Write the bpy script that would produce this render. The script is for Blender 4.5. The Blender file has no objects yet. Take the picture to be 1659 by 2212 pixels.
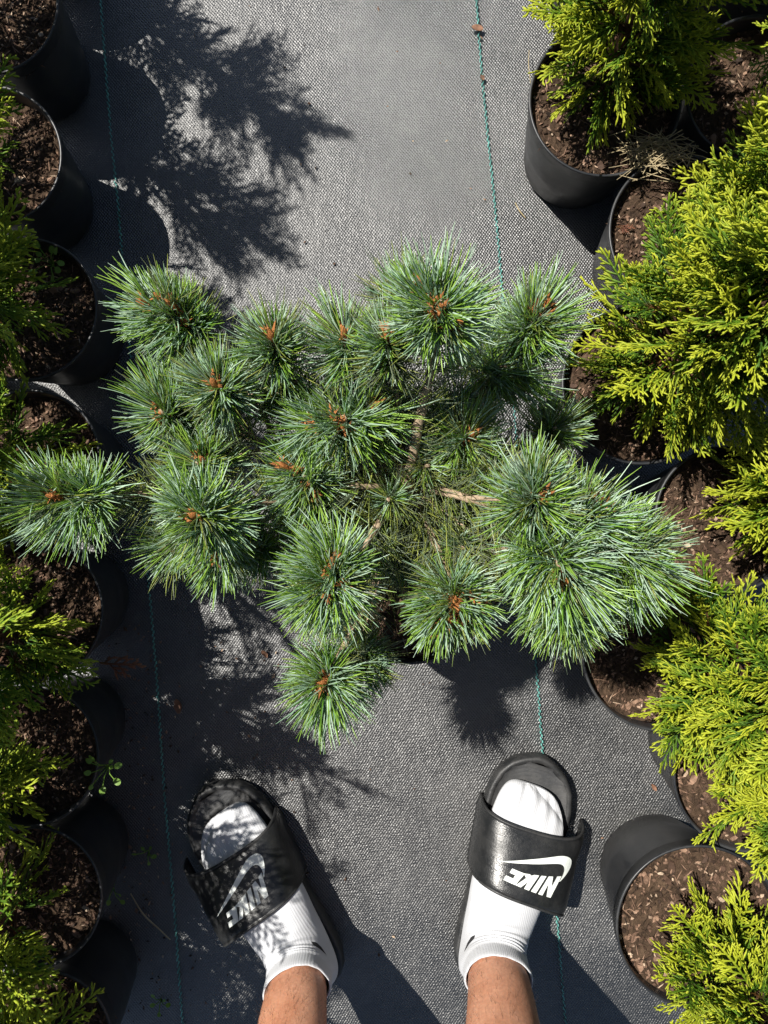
import bpy, math, random
import numpy as np
from mathutils import Vector, Matrix

# ------------------------------------------------------------------ camera, sky, sun, exposure
CAM_H = 1.05
SC = bpy.context.scene
COL = SC.collection
cam_d = bpy.data.cameras.new('camera')
cam_d.sensor_fit = 'HORIZONTAL'; cam_d.sensor_width = 36.0; cam_d.lens = 36.0
cam_d.clip_start = 0.01; cam_d.clip_end = 200.0
cam = bpy.data.objects.new('camera', cam_d); COL.objects.link(cam)
cam.location = (0, 0, CAM_H)            # held out over the path, looking straight down
SC.camera = cam

SUN_EL = math.radians(58.0)
SUN_AZ = math.atan2(0.559, -0.829)      # the sun stands to the upper left
SUN_DIR = Vector((math.cos(SUN_AZ) * math.cos(SUN_EL), math.sin(SUN_AZ) * math.cos(SUN_EL), math.sin(SUN_EL)))
world = bpy.data.worlds.new('World'); SC.world = world; world.use_nodes = True
wn = world.node_tree
sky = wn.nodes.new('ShaderNodeTexSky'); sky.sky_type = 'NISHITA'; sky.sun_disc = False
sky.sun_elevation = SUN_EL; sky.sun_rotation = math.atan2(SUN_DIR.x, SUN_DIR.y)
wn.links.new(sky.outputs[0], wn.nodes['Background'].inputs[0])
wn.nodes['Background'].inputs[1].default_value = 0.05
sun_d = bpy.data.lights.new('sun', 'SUN'); sun_d.energy = 5.0; sun_d.angle = math.radians(0.53); sun_d.color = (1.0, 0.955, 0.88)
sun = bpy.data.objects.new('sun', sun_d); COL.objects.link(sun)
sun.rotation_euler = SUN_DIR.to_track_quat('Z', 'Y').to_euler()
sun.location = SUN_DIR * 8
SC.view_settings.view_transform = 'Standard'; SC.view_settings.look = 'None'
SC.view_settings.exposure = 0.7; SC.view_settings.gamma = 1.0; SC.view_settings.use_curve_mapping = False
SC.cycles.max_bounces = 4; SC.cycles.diffuse_bounces = 3; SC.cycles.glossy_bounces = 2; SC.cycles.transmission_bounces = 3
SC.cycles.adaptive_threshold = 0.02
SC.cycles.use_denoising = True

RNG = np.random.default_rng(7)
random.seed(7)

# ------------------------------------------------------------------ helpers
def P(px, py, z):
    """a point of the place at height z, measured on a 1659 x 2212 copy of the photograph"""
    d = CAM_H - z
    return Vector(((px - 829.5) / 1659.0 * d, (1106.0 - py) / 1659.0 * d, z))

class MB:
    def __init__(s):
        s.v = []; s.f = []; s.m = []; s.a = []
        s.n = 0
    def add(s, verts, faces, mat=0, attr=None):
        b = s.n
        s.v.extend([tuple(p) for p in verts])
        s.f.extend([tuple(i + b for i in f) for f in faces])
        if isinstance(mat, int): s.m.extend([mat] * len(faces))
        else: s.m.extend(mat)
        s.a.extend(attr if attr is not None else [0.0] * len(verts))
        s.n += len(verts)
    def mesh(s, name, mats, smooth=True):
        me = bpy.data.meshes.new(name)
        me.from_pydata(s.v, [], s.f)
        for m in (mats if isinstance(mats, (list, tuple)) else [mats]): me.materials.append(m)
        me.polygons.foreach_set('material_index', s.m)
        me.polygons.foreach_set('use_smooth', [smooth] * len(s.f))
        at = me.attributes.new('tip', 'FLOAT', 'POINT')
        at.data.foreach_set('value', s.a)
        me.update()
        return me

def obj(name, me, parent=None, loc=(0, 0, 0), rot=(0, 0, 0), scale=(1, 1, 1)):
    o = bpy.data.objects.new(name, me); COL.objects.link(o)
    o.parent = parent; o.location = loc; o.rotation_euler = rot; o.scale = scale
    return o

def thing(name, label, cat, loc=(0, 0, 0), group=None, rot=(0, 0, 0)):
    o = obj(name, None, None, loc, rot)
    o.empty_display_size = 0.05
    return tag(o, label, cat, group)

def tag(o, label, cat, group=None):
    o['label'] = label; o['category'] = cat
    if group: o['group'] = group
    return o

def catmull(pts, n):
    pts = [np.array(p, float) for p in pts]
    q = [2 * pts[0] - pts[1]] + pts + [2 * pts[-1] - pts[-2]]
    out = []
    for i in range(1, len(q) - 2):
        for k in range(n):
            t = k / n
            a, b, c, d = q[i - 1], q[i], q[i + 1], q[i + 2]
            out.append(0.5 * ((2 * b) + (c - a) * t + (2 * a - 5 * b + 4 * c - d) * t * t + (3 * b - a - 3 * c + d) * t ** 3))
    out.append(pts[-1])
    return out

def tube(mb, pts, radii, sides=8, mat=0, cap=True, bump=0.0, seed=0):
    r_ = random.Random(seed)
    pts = [Vector(p) for p in pts]
    verts, faces = [], []
    ref = Vector((0.31, 0.17, 0.93)).normalized()
    for i, p in enumerate(pts):
        d = (pts[min(i + 1, len(pts) - 1)] - pts[max(i - 1, 0)]).normalized()
        a = d.cross(ref)
        if a.length < 0.15: a = d.cross(Vector((1, 0, 0)))
        a.normalize(); b = d.cross(a)
        r = radii[i] if hasattr(radii, '__len__') else radii
        for k in range(sides):
            t = 2 * math.pi * k / sides
            rr = r * (1 + bump * (r_.random() - 0.5))
            verts.append(p + (a * math.cos(t) + b * math.sin(t)) * rr)
    n = len(pts)
    for i in range(n - 1):
        for k in range(sides):
            k2 = (k + 1) % sides
            faces.append((i * sides + k, i * sides + k2, (i + 1) * sides + k2, (i + 1) * sides + k))
    if cap:
        faces.append(tuple(range(sides))[::-1]); faces.append(tuple((n - 1) * sides + k for k in range(sides)))
    mb.add(verts, faces, mat)

def loft(mb, rings, mat=0, cap0=True, cap1=True):
    n = len(rings[0]); verts = [p for r in rings for p in r]; faces = []
    for i in range(len(rings) - 1):
        for k in range(n):
            k2 = (k + 1) % n
            faces.append((i * n + k, i * n + k2, (i + 1) * n + k2, (i + 1) * n + k))
    if cap0: faces.append(tuple(range(n))[::-1])
    if cap1: faces.append(tuple((len(rings) - 1) * n + k for k in range(n)))
    mb.add(verts, faces, mat)

def lathe(mb, prof, n=64, mat=0, wob=0.0, ph=0.0):
    verts, faces = [], []
    for (r, z) in prof:
        for k in range(n):
            t = 2 * math.pi * k / n
            w = 1 + wob * math.sin(2 * t + ph)
            verts.append((r * w * math.cos(t), r * w * math.sin(t), z))
    for i in range(len(prof) - 1):
        for k in range(n):
            k2 = (k + 1) % n
            faces.append((i * n + k, i * n + k2, (i + 1) * n + k2, (i + 1) * n + k))
    mb.add(verts, faces, mat)

# ------------------------------------------------------------------ materials
class NT:
    def __init__(s, name):
        s.mat = bpy.data.materials.new(name); s.mat.use_nodes = True
        s.t = s.mat.node_tree; s.b = s.t.nodes['Principled BSDF']; s.out = s.t.nodes['Material Output']
    def n(s, typ, **kw):
        nd = s.t.nodes.new(typ)
        for k, v in kw.items(): setattr(nd, k, v)
        return nd
    def l(s, a, b): s.t.links.new(a, b)
    def noise(s, vec, scale, detail=4, rough=0.55, dist=0.0):
        nd = s.n('ShaderNodeTexNoise'); nd.inputs['Scale'].default_value = scale
        nd.inputs['Detail'].default_value = detail; nd.inputs['Roughness'].default_value = rough
        nd.inputs['Distortion'].default_value = dist
        if vec is not None: s.l(vec, nd.inputs['Vector'])
        return nd.outputs['Fac']
    def ramp(s, fac, stops, interp='LINEAR'):
        nd = s.n('ShaderNodeValToRGB'); nd.color_ramp.interpolation = interp
        e = nd.color_ramp.elements
        while len(e) < len(stops): e.new(0.5)
        for el, (p, c) in zip(e, stops):
            el.position = p; el.color = (c[0], c[1], c[2], 1) if hasattr(c, '__len__') else (c, c, c, 1)
        s.l(fac, nd.inputs[0]); return nd.outputs[0]
    def math(s, op, a, b=None, clamp=False):
        nd = s.n('ShaderNodeMath', operation=op, use_clamp=clamp)
        for i, x in enumerate((a, b)):
            if x is None: continue
            if isinstance(x, (int, float)): nd.inputs[i].default_value = x
            else: s.l(x, nd.inputs[i])
        return nd.outputs[0]
    def mix(s, fac, a, b, blend='MIX'):
        nd = s.n('ShaderNodeMix', data_type='RGBA', blend_type=blend)
        if isinstance(fac, (int, float)): nd.inputs[0].default_value = fac
        else: s.l(fac, nd.inputs[0])
        for sock, x in ((nd.inputs[6], a), (nd.inputs[7], b)):
            if isinstance(x, tuple): sock.default_value = (x[0], x[1], x[2], 1)
            else: s.l(x, sock)
        return nd.outputs[2]
    def bump(s, h, strength, dist):
        nd = s.n('ShaderNodeBump'); nd.inputs['Strength'].default_value = strength; nd.inputs['Distance'].default_value = dist
        s.l(h, nd.inputs['Height']); s.l(nd.outputs[0], s.b.inputs['Normal']); return nd.outputs[0]
    def pos(s):
        return s.n('ShaderNodeNewGeometry').outputs['Position']
    def objco(s):
        return s.n('ShaderNodeTexCoord').outputs['Object']
    def objrand(s):
        return s.n('ShaderNodeObjectInfo').outputs['Random']
    def attr(s, name='tip'):
        nd = s.n('ShaderNodeAttribute'); nd.attribute_name = name; return nd.outputs['Fac']
    def scale(s, vec, v):
        nd = s.n('ShaderNodeMapping'); nd.inputs['Scale'].default_value = v; s.l(vec, nd.inputs[0]); return nd.outputs[0]
    def set(s, col=None, rough=None, spec=None, **kw):
        if col is not None:
            if isinstance(col, tuple): s.b.inputs['Base Color'].default_value = (*col, 1)
            else: s.l(col, s.b.inputs['Base Color'])
        if rough is not None:
            if isinstance(rough, (int, float)): s.b.inputs['Roughness'].default_value = rough
            else: s.l(rough, s.b.inputs['Roughness'])
        if spec is not None: s.b.inputs['Specular IOR Level'].default_value = spec
        for k, v in kw.items(): s.b.inputs[k].default_value = v
        return s.mat
    def translucent(s, col, fac):
        tr = s.n('ShaderNodeBsdfTranslucent')
        if isinstance(col, tuple): tr.inputs[0].default_value = (*col, 1)
        else: s.l(col, tr.inputs[0])
        mx = s.n('ShaderNodeMixShader'); mx.inputs[0].default_value = fac
        s.l(s.b.outputs[0], mx.inputs[1]); s.l(tr.outputs[0], mx.inputs[2]); s.l(mx.outputs[0], s.out.inputs['Surface'])

LINE_ANG = math.radians(4.9)
def m_fabric():
    t = NT('woven_ground_fabric')
    p = t.pos()
    mp = t.n('ShaderNodeMapping'); mp.inputs['Rotation'].default_value = (0, 0, -LINE_ANG); t.l(p, mp.inputs[0]); v = mp.outputs[0]
    # slight waviness of the threads
    nz = t.n('ShaderNodeTexNoise'); nz.inputs['Scale'].default_value = 9; t.l(v, nz.inputs['Vector'])
    va = t.n('ShaderNodeVectorMath', operation='MULTIPLY_ADD'); t.l(nz.outputs['Color'], va.inputs[0]); va.inputs[1].default_value = (.006, .006, 0); t.l(v, va.inputs[2])
    sp = t.n('ShaderNodeSeparateXYZ'); t.l(va.outputs[0], sp.inputs[0])
    kx, ky = math.pi / 0.0020, math.pi / 0.0026
    sx = t.math('SINE', t.math('MULTIPLY', sp.outputs[0], kx)); sy = t.math('SINE', t.math('MULTIPLY', sp.outputs[1], ky))
    weave = t.math('MULTIPLY', sx, sy)
    rows = t.noise(t.scale(v, (110, 430, 1)), 1.0, 2, 0.65)       # single picks lie prouder than others
    cols = t.noise(t.scale(v, (640, 40, 1)), 1.0, 1, 0.6)
    h = t.math('ADD', t.math('MULTIPLY', weave, 0.62), t.math('MULTIPLY', rows, 2.4)); h = t.math('ADD', h, t.math('MULTIPLY', cols, 0.9))
    big = t.noise(v, 3.2, 3, 0.6); h = t.math('ADD', h, t.math('MULTIPLY', big, 2.2))
    t.bump(h, 0.8, 0.00062)
    dust = t.noise(v, 4.5, 6, 0.70, 0.4)
    fine = t.noise(v, 330, 2, 0.7); smudge = t.ramp(t.noise(v, 11, 5, 0.75, 0.8), [(0.48, 0.0), (0.70, 1.0)])
    speck = t.ramp(t.noise(v, 75, 4, 0.75), [(0.50, 0.0), (0.68, 1.0)])
    base = t.ramp(dust, [(0.32, (0.008, 0.009, 0.010)), (0.5, (0.019, 0.020, 0.021)), (0.68, (0.058, 0.058, 0.056))])
    base = t.mix(t.math('MULTIPLY', speck, 0.26), base, (0.12, 0.118, 0.112))
    base = t.mix(t.math('MULTIPLY', smudge, 0.20), base, (0.20, 0.195, 0.185))
    thread = t.ramp(t.math('ADD', t.math('MULTIPLY', weave, 0.30), t.math('ADD', t.math('MULTIPLY', fine, 0.5), t.math('MULTIPLY', rows, 0.45))), [(0.25, 0.30), (0.85, 1.45)])
    base = t.mix(1.0, base, thread, 'MULTIPLY')
    rg = t.ramp(dust, [(0.3, 0.40), (0.75, 0.47)])
    t.b.inputs['IOR'].default_value = 1.62
    return t.set(base, rg, 1.0)

def m_simple(name, col, rough, spec=0.5, var=0.25, scale=60, bump=None, tr=None):
    t = NT(name); c = t.objco()
    f = t.noise(c, scale, 5, 0.6)
    colr = t.ramp(f, [(0.25, tuple(x * (1 - var) for x in col)), (0.75, tuple(min(1, x * (1 + var)) for x in col))])
    t.set(colr, rough, spec)
    if bump: t.bump(t.noise(c, bump[0], 4), bump[1], bump[2])
    if tr: t.translucent(colr, tr)
    return t.mat

def m_pot():
    t = NT('black_pot_plastic'); c = t.objco(); r = t.objrand()
    dust = t.ramp(t.noise(c, 14, 7, 0.7), [(0.42, 0.0), (0.75, 1.0)])
    streak = t.ramp(t.noise(t.scale(c, (60, 60, 5)), 1, 4), [(0.4, 0.0), (0.8, 1.0)])
    col = t.mix(t.math('MULTIPLY', dust, 0.55), (0.015, 0.017, 0.021), (0.075, 0.075, 0.073))
    col = t.mix(t.math('MULTIPLY', streak, 0.2), col, (0.09, 0.085, 0.08))
    t.bump(t.noise(c, 180, 3), 0.12, 0.0006)
    return t.set(col, t.ramp(dust, [(0, 0.36), (1, 0.60)]), 0.5)

def m_soil():
    t = NT('peat_and_bark_soil'); c = t.objco()
    a = t.noise(c, 55, 8, 0.75); b = t.noise(c, 190, 6, 0.7)
    col = t.ramp(a, [(0.32, (0.016, 0.010, 0.006)), (0.5, (0.062, 0.038, 0.023)), (0.66, (0.125, 0.080, 0.050)), (0.8, (0.22, 0.155, 0.105))])
    col = t.mix(t.ramp(b, [(0.45, 0.0), (0.75, 0.7)]), col, (0.10, 0.064, 0.040))
    t.bump(t.math('ADD', a, t.math('MULTIPLY', b, 0.5)), 1.0, 0.006)
    return t.set(col, 0.9, 0.25)

def m_chip():
    t = NT('bark_chip'); c = t.objco(); r = t.objrand(); at = t.attr()
    x = t.math('FRACT', t.math('ADD', r, at))
    col = t.ramp(x, [(0.0, (0.022, 0.013, 0.008)), (0.4, (0.080, 0.046, 0.030)), (0.65, (0.18, 0.108, 0.072)), (0.86, (0.29, 0.18, 0.12)), (1.0, (0.46, 0.35, 0.25))])
    g = t.noise(t.scale(c, (500, 120, 300)), 1, 5, 0.7)
    col = t.mix(1.0, col, t.ramp(g, [(0.3, 0.55), (0.7, 1.25)]), 'MULTIPLY')
    t.bump(g, 0.7, 0.001)
    return t.set(col, 0.8, 0.3)

def m_thuja(name, dark, mid, tipc, tr=0.28):
    t = NT(name); c = t.objco(); at = t.attr(); r = t.objrand()
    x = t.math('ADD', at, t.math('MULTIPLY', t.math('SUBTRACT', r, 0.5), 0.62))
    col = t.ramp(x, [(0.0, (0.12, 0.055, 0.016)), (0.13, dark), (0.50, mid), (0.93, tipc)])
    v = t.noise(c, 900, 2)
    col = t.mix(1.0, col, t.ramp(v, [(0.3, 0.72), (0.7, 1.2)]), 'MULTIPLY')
    t.bump(t.noise(c, 1100, 1), 0.5, 0.0007)
    t.set(col, 0.5, 0.4)
    t.translucent(t.mix(1.0, col, (1.25, 1.2, 0.5), 'MULTIPLY'), tr)
    return t.mat

def m_needle(name, a, b, rough=0.30, tr=0.22):
    t = NT(name); at = t.attr()
    col = t.ramp(at, [(0.0, a), (1.0, b)])
    t.set(col, rough, 0.8)
    t.translucent(t.mix(1.0, col, (1.3, 1.35, 0.6), 'MULTIPLY'), tr)
    return t.mat

def m_bark(name, a, b, scale=(90, 90, 90)):
    t = NT(name); c = t.objco()
    f = t.noise(t.scale(c, scale), 1, 6, 0.7)
    col = t.ramp(f, [(0.3, a), (0.7, b)])
    t.bump(f, 0.9, 0.002)
    return t.set(col, 0.75, 0.3)

def m_sock():
    t = NT('white_ribbed_cotton'); c = t.objco()
    sp = t.n('ShaderNodeSeparateXYZ'); t.l(c, sp.inputs[0])
    rib = t.math('SINE', t.math('MULTIPLY', t.math('ADD', sp.outputs[0], t.math('MULTIPLY', t.noise(c, 30), 0.002)), 2 * math.pi / 0.0026))
    kn = t.noise(c, 900, 2)
    t.bump(t.math('ADD', t.math('MULTIPLY', rib, 0.34), kn), 0.32, 0.0007)
    # grey wear where the sock rubs on the sandal: heel and low sides
    low = t.ramp(sp.outputs[2], [(0.026, 1.0), (0.062, 0.0)])
    dirt = t.ramp(t.noise(c, 320, 5, 0.7), [(0.52, 0.0), (0.64, 1.0)])
    col = t.mix(t.math('MULTIPLY', t.math('MULTIPLY', low, dirt), 0.55), (0.53, 0.54, 0.565), (0.21, 0.205, 0.20))
    t.set(col, 0.9, 0.1); t.b.inputs['Sheen Weight'].default_value = 0.15
    return t.mat

def m_skin():
    t = NT('tanned_skin'); c = t.objco()
    a = t.noise(c, 26, 5, 0.6); b = t.noise(c, 260, 3)
    col = t.ramp(a, [(0.3, (0.42, 0.185, 0.105)), (0.7, (0.56, 0.29, 0.185))])
    col = t.mix(1.0, col, t.ramp(b, [(0.3, 0.85), (0.7, 1.1)]), 'MULTIPLY')
    t.bump(b, 0.25, 0.0008)
    fr = t.ramp(t.noise(c, 420, 2), [(0.66, 0.0), (0.74, 0.55)]); col = t.mix(fr, col, (0.26, 0.10, 0.055))
    t.set(col, 0.48, 0.45); t.b.inputs['Subsurface Weight'].default_value = 0.12
    t.b.inputs['Subsurface Radius'].default_value = (0.006, 0.002, 0.001)
    return t.mat

def m_rubber(name, col, rough, dusty=0.4):
    t = NT(name); c = t.objco()
    d = t.ramp(t.noise(c, 38, 7, 0.7), [(0.4, 0.0), (0.8, 1.0)])
    base = t.mix(t.math('MULTIPLY', d, dusty), col, (0.11, 0.105, 0.10))
    t.bump(t.math('ADD', t.noise(c, 650, 2), t.math('MULTIPLY', t.noise(t.scale(c, (60, 160, 60)), 1, 3, 0.6, 0.6), 2.5)), 0.3, 0.0008)
    return t.set(base, t.ramp(d, [(0, rough), (1, rough + 0.2)]), 0.5)

M = dict(
    fabric=m_fabric(), pot=m_pot(), soil=m_soil(), chip=m_chip(),
    gold=m_thuja('golden_thuja_leaf', (0.020, 0.068, 0.007), (0.110, 0.215, 0.012), (0.47, 0.52, 0.034)),
    green=m_thuja('green_thuja_leaf', (0.026, 0.085, 0.012), (0.125, 0.240, 0.018), (0.42, 0.50, 0.040)),
    dead=m_thuja('dead_thuja_leaf', (0.10, 0.035, 0.018), (0.22, 0.085, 0.045), (0.30, 0.14, 0.07), 0.1),
    nd_green=m_needle('needle_green_face', (0.085, 0.225, 0.018), (0.37, 0.57, 0.090)),
    nd_blue=m_needle('needle_waxy_face', (0.26, 0.45, 0.28), (0.55, 0.69, 0.55)),
    nd_old=m_needle('old_needle', (0.13, 0.21, 0.03), (0.40, 0.44, 0.10)),
    nd_old2=m_needle('old_needle_waxy_face', (0.12, 0.165, 0.105), (0.22, 0.26, 0.16)),
    bud=m_bark('orange_bud_scales', (0.18, 0.058, 0.015), (0.48, 0.20, 0.06), (400, 400, 400)),
    pbark=m_bark('pine_bark', (0.19, 0.13, 0.085), (0.52, 0.40, 0.27), (160, 160, 160)),
    stem=m_bark('thuja_bark', (0.06, 0.032, 0.02), (0.18, 0.10, 0.06)),
    sock=m_sock(), skin=m_skin(),
    strap=m_rubber('black_padded_strap', (0.011, 0.012, 0.013), 0.29, 0.20), sole=m_rubber('black_foam_sole', (0.015, 0.016, 0.017), 0.48, 0.38),
    bed=m_rubber('charcoal_footbed', (0.040, 0.041, 0.043), 0.5, 0.5),
    print=m_simple('white_rubber_print', (0.76, 0.80, 0.76), 0.45, 0.5, 0.06, 200),
    mark=m_simple('black_stitching', (0.02, 0.02, 0.022), 0.8),
    hair=m_simple('brown_leg_hair', (0.07, 0.04, 0.022), 0.5),
    shorts=m_simple('dark_shorts_cloth', (0.05, 0.055, 0.07), 0.9, 0.2),
    turq=m_simple('turquoise_thread', (0.105, 0.31, 0.28), 0.5, 0.5, 0.5, 40),
    straw=m_simple('dry_straw', (0.36, 0.29, 0.17), 0.7, 0.3, 0.35, 40),
    dryleaf=m_simple('dry_leaf', (0.22, 0.115, 0.07), 0.7, 0.3, 0.45, 120, tr=0.2),
    weed=m_simple('weed_leaf', (0.17, 0.30, 0.045), 0.5, 0.4, 0.2, 60, tr=0.3),
)

# ------------------------------------------------------------------ ground
def build_ground():
    # one sheet; a fine gently rumpled patch under the camera, flat far away
    mb = MB()
    xs = np.concatenate([np.array([-30, -8, -3]), np.linspace(-1.4, 1.4, 141), np.array([3, 8, 30])])
    n = len(xs); verts = []
    for y in xs:
        for x in xs:
            w = max(0.0, 1 - max(abs(x), abs(y)) / 1.45)
            z = 0.0016 * math.sin(x * 9.1 + 1.3 * math.sin(y * 4)) * math.sin(y * 6.3 + 0.7) + 0.0011 * math.sin(y * 31 + 2.5 * math.sin(x * 7))
            verts.append((x, y, z * min(1, w * 3) - 0.003))
    faces = [(j * n + i, j * n + i + 1, (j + 1) * n + i + 1, (j + 1) * n + i) for j in range(n - 1) for i in range(n - 1)]
    mb.add(verts, faces)
    g = obj('ground', mb.mesh('ground', M['fabric']))
    g['kind'] = 'structure'; g['label'] = 'woven black ground cover fabric of the path between the pots'
    # turquoise marker threads woven into it: short proud stitches, one mesh a line
    for (x0, y0, x1, y1) in ((184, -420, 436, 2700), (993, -420, 1268, 2700)):
        a, b = P(x0, y0, 0), P(x1, y1, 0)
        d = (b - a); L = d.length; d.normalize(); s = Vector((d.y, -d.x, 0))
        m = MB(); step = 0.0042; k = 0
        r = random.Random(x0)
        for i in range(int(L / step)):
            side = (0.0008 if i % 2 else -0.0008)
            c = a + d * (i * step) + s * (side + r.uniform(-.0003, .0003) + 0.0012 * math.sin(i * 0.021) + 0.0006 * math.sin(i * 0.083))
            hl = step * 0.62 * r.uniform(0.85, 1.1); hw = 0.00082 * r.uniform(0.85, 1.15)
            base = -0.0028; top = 0.0012
            ring = [c - d * hl, c - d * hl * .5 + s * hw, c + d * hl * .5 + s * hw, c + d * hl, c + d * hl * .5 - s * hw, c - d * hl * .5 - s * hw]
            vs = [(q.x, q.y, base) for q in ring] + [(c.x + (q.x - c.x) * .7, c.y + (q.y - c.y) * .7, top) for q in ring]
            fs = [(j, (j + 1) % 6, 6 + (j + 1) % 6, 6 + j) for j in range(6)] + [tuple(range(6, 12))]
            m.add(vs, fs)
        o = obj('marker_thread', m.mesh('marker_thread', M['turq']), g); o['kind'] = 'stuff'
build_ground()

# ------------------------------------------------------------------ pots
def chip_mesh(seed):
    r = random.Random(seed)
    mb = MB(); n = 7
    L, W, T = r.uniform(.0055, .0095), r.uniform(.0028, .005), r.uniform(.0012, .0024)
    top, bot = [], []
    for k in range(n):
        t = 2 * math.pi * k / n + r.uniform(-.3, .3)
        q = r.uniform(.72, 1.1)
        x, y = L * math.cos(t) * q, W * math.sin(t) * q
        top.append((x * .86, y * .86, T * r.uniform(.6, 1.3))); bot.append((x, y, -T * r.uniform(.5, 1.0)))
    fs = [(k, (k + 1) % n, n + (k + 1) % n, n + k) for k in range(n)] + [tuple(range(n, 2 * n)), tuple(range(n))[::-1]]
    mb.add(bot + top, fs)
    return mb.mesh('bark_chip', M['chip'], smooth=False)
CHIPS = [chip_mesh(s) for s in range(9)]

def soil_z(x, y, ph):
    return 0.0035 * math.sin(38 * x + ph) * math.sin(31 * y + 2 * ph) + 0.004 * math.sin(17 * x - 13 * y + ph) 

def soil_mesh(R, ph, seed):
    mb = MB(); nr, na = 26, 72; r_ = random.Random(seed)
    verts = [(0, 0, soil_z(0, 0, ph))]
    for i in range(1, nr + 1):
        rr = R * i / nr
        for k in range(na):
            t = 2 * math.pi * k / na
            x, y = rr * math.cos(t), rr * math.sin(t)
            verts.append((x, y, soil_z(x, y, ph) + r_.uniform(-.0013, .0016) + (0.002 if i == nr else 0)))
    faces = [(0, 1 + k, 1 + (k + 1) % na) for k in range(na)]
    for i in range(nr - 1):
        for k in range(na):
            a = 1 + i * na + k; b = 1 + i * na + (k + 1) % na
            faces.append((a, a + na, b + na, b))
    mb.add(verts, faces)
    return mb.mesh('soil', M['soil'], smooth=False)

def mulch_mesh(R, ph, seed, count=950):
    r = random.Random(seed); mb = MB()
    for i in range(count):
        rr = R * math.sqrt(r.random()) * 0.985; t = r.uniform(0, 2 * math.pi)
        c = Vector((rr * math.cos(t), rr * math.sin(t), 0)); c.z = soil_z(c.x, c.y, ph) + r.uniform(0, .0025)
        kind = r.random()
        if kind < .72: L, W, T = r.uniform(.0014, .0042), r.uniform(.0008, .0022), r.uniform(.0006, .0014)
        else: L, W, T = r.uniform(.004, .011), r.uniform(.0004, .0009), r.uniform(.0004, .0007)
        rot = Matrix.Rotation(r.uniform(0, 6.28), 3, 'Z') @ Matrix.Rotation(r.gauss(0, .45), 3, 'X') @ Matrix.Rotation(r.gauss(0, .35), 3, 'Y')
        q = [(-L, 0, -T), (0, -W, -T), (L, 0, -T * .5), (0, W, -T), (-L * .6, -W * .2, T), (L * .55, W * .15, T)]
        vs = [rot @ Vector(p) + c for p in q]
        fs = [(0, 1, 4), (1, 5, 4), (1, 2, 5), (2, 3, 5), (3, 4, 5), (3, 0, 4)]
        a = r.random()
        mb.add(vs, fs, 0, [a] * 6)
    return mb.mesh('mulch', M['chip'], smooth=False)

def pot_mesh(R, H, rb, ph):
    mb = MB()
    prof = [(0.0005, 0.0), (rb * .9, 0.0), (rb, 0.004), (rb + (R - rb) * .45, H * .45), (R - .0052, H * .84), (R - .0046, H * .855), (R - .0022, H * .862),
            (R - .0004, H - .004), (R + .0006, H - .0022), (R + .0003, H - .0004), (R - .0012, H), (R - .0026, H - .0012), (R - .0032, H - .006), (R - .0050, H * .84), (rb + .003, H * .45), (rb - .001, .006)]
    lathe(mb, prof, 80, 0, 0.012, ph)
    return mb.mesh('plant_pot', M['pot'])

SOILV = [(ph, soil_mesh(1.0 * 0.0868, ph, i), mulch_mesh(0.0868, ph, 40 + i)) for i, ph in enumerate((0.3, 1.9, 3.7, 5.1))]
POTS = {}
def pot(key, c, R, H, label, group, rb=None, chips=34, drop=0.022):
    x, y = c
    i = len(POTS)
    rb = rb or R * .76
    o = obj('plant_pot', pot_mesh(R, H, rb, i * 1.1), None, (x, y, 0.0005), (0, 0, i * 0.77))
    tag(o, label, 'plant pot', group)
    ph, sm, mm = SOILV[i % 4]
    k = (R - .0042) / .0868
    s = obj('soil', sm, o, (0, 0, H - drop), (0, 0, i * 1.3), (k, k, 1))
    m = obj('mulch', mm, s); m['kind'] = 'stuff'
    r = random.Random(100 + i)
    for j in range(chips):
        rr = .0868 * math.sqrt(r.random()) * .95; t = r.uniform(0, 6.283)
        px, py = rr * math.cos(t), rr * math.sin(t)
        sc = r.choice((.45, .55, .6, .7, .8, .9, 1.0, 1.2))
        obj('bark_chip', r.choice(CHIPS), s, (px, py, soil_z(px, py, ph) + .0012), (r.gauss(0, .3), r.gauss(0, .3), r.uniform(0, 6.28)), (sc, sc, sc))
    POTS[key] = (x, y, H - drop, R)
    return o

HP = 0.155
def rimc(px, py, h=HP):
    p = P(px, py, h); return (p.x, p.y)
GR, GL = 'black pots in the row on the right', 'black pots in the row on the left'
pot('R0', rimc(1362, -238), .0895, HP, 'black plastic pot mostly cut off by the top edge, above the topmost golden thuja', GR)
pot('R1', rimc(1308, 214), .0895, HP, 'black plastic pot at upper right beside the turquoise thread, its soil half in sun', GR)
pot('R1b', rimc(1636, 190), .0845, HP, 'black pot touching the far side of the upper right pot, at right edge', GR)
pot('R0b', rimc(1690, -148), .0875, HP, 'black pot cut off by the top right corner', GR)
pot('R2', rimc(1478, 500), .0885, HP, 'black plastic pot below the dry grass clump, left wall in sunlight', GR)
pot('R3', rimc(1384, 830), .0925, HP, 'black plastic pot half hidden under the biggest golden thuja, right of the pine', GR)
pot('R4', rimc(1572, 1122), .085, HP, 'black pot by the right edge beside the outermost right pine tuft', GR)
pot('R5', rimc(1425, 1412), .0905, HP, 'black plastic pot below the lowest right pine tufts, soil mostly shaded', GR)
pot('R6', rimc(1622, 1677), .0895, HP, 'black pot at right edge just above the sunlit bottom right pot', GR)
pot('R7', rimc(1512, 2004), .0965, HP, 'black plastic pot next to the right sandal, its brown soil fully sunlit', GR, chips=60)
pot('L0', rimc(-30, -322), .084, HP, 'black pot cut off by the top left corner', GL)
pot('L1', rimc(-32, 8), .084, HP, 'black pot in the top left corner, rim only partly in view', GL)
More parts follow.
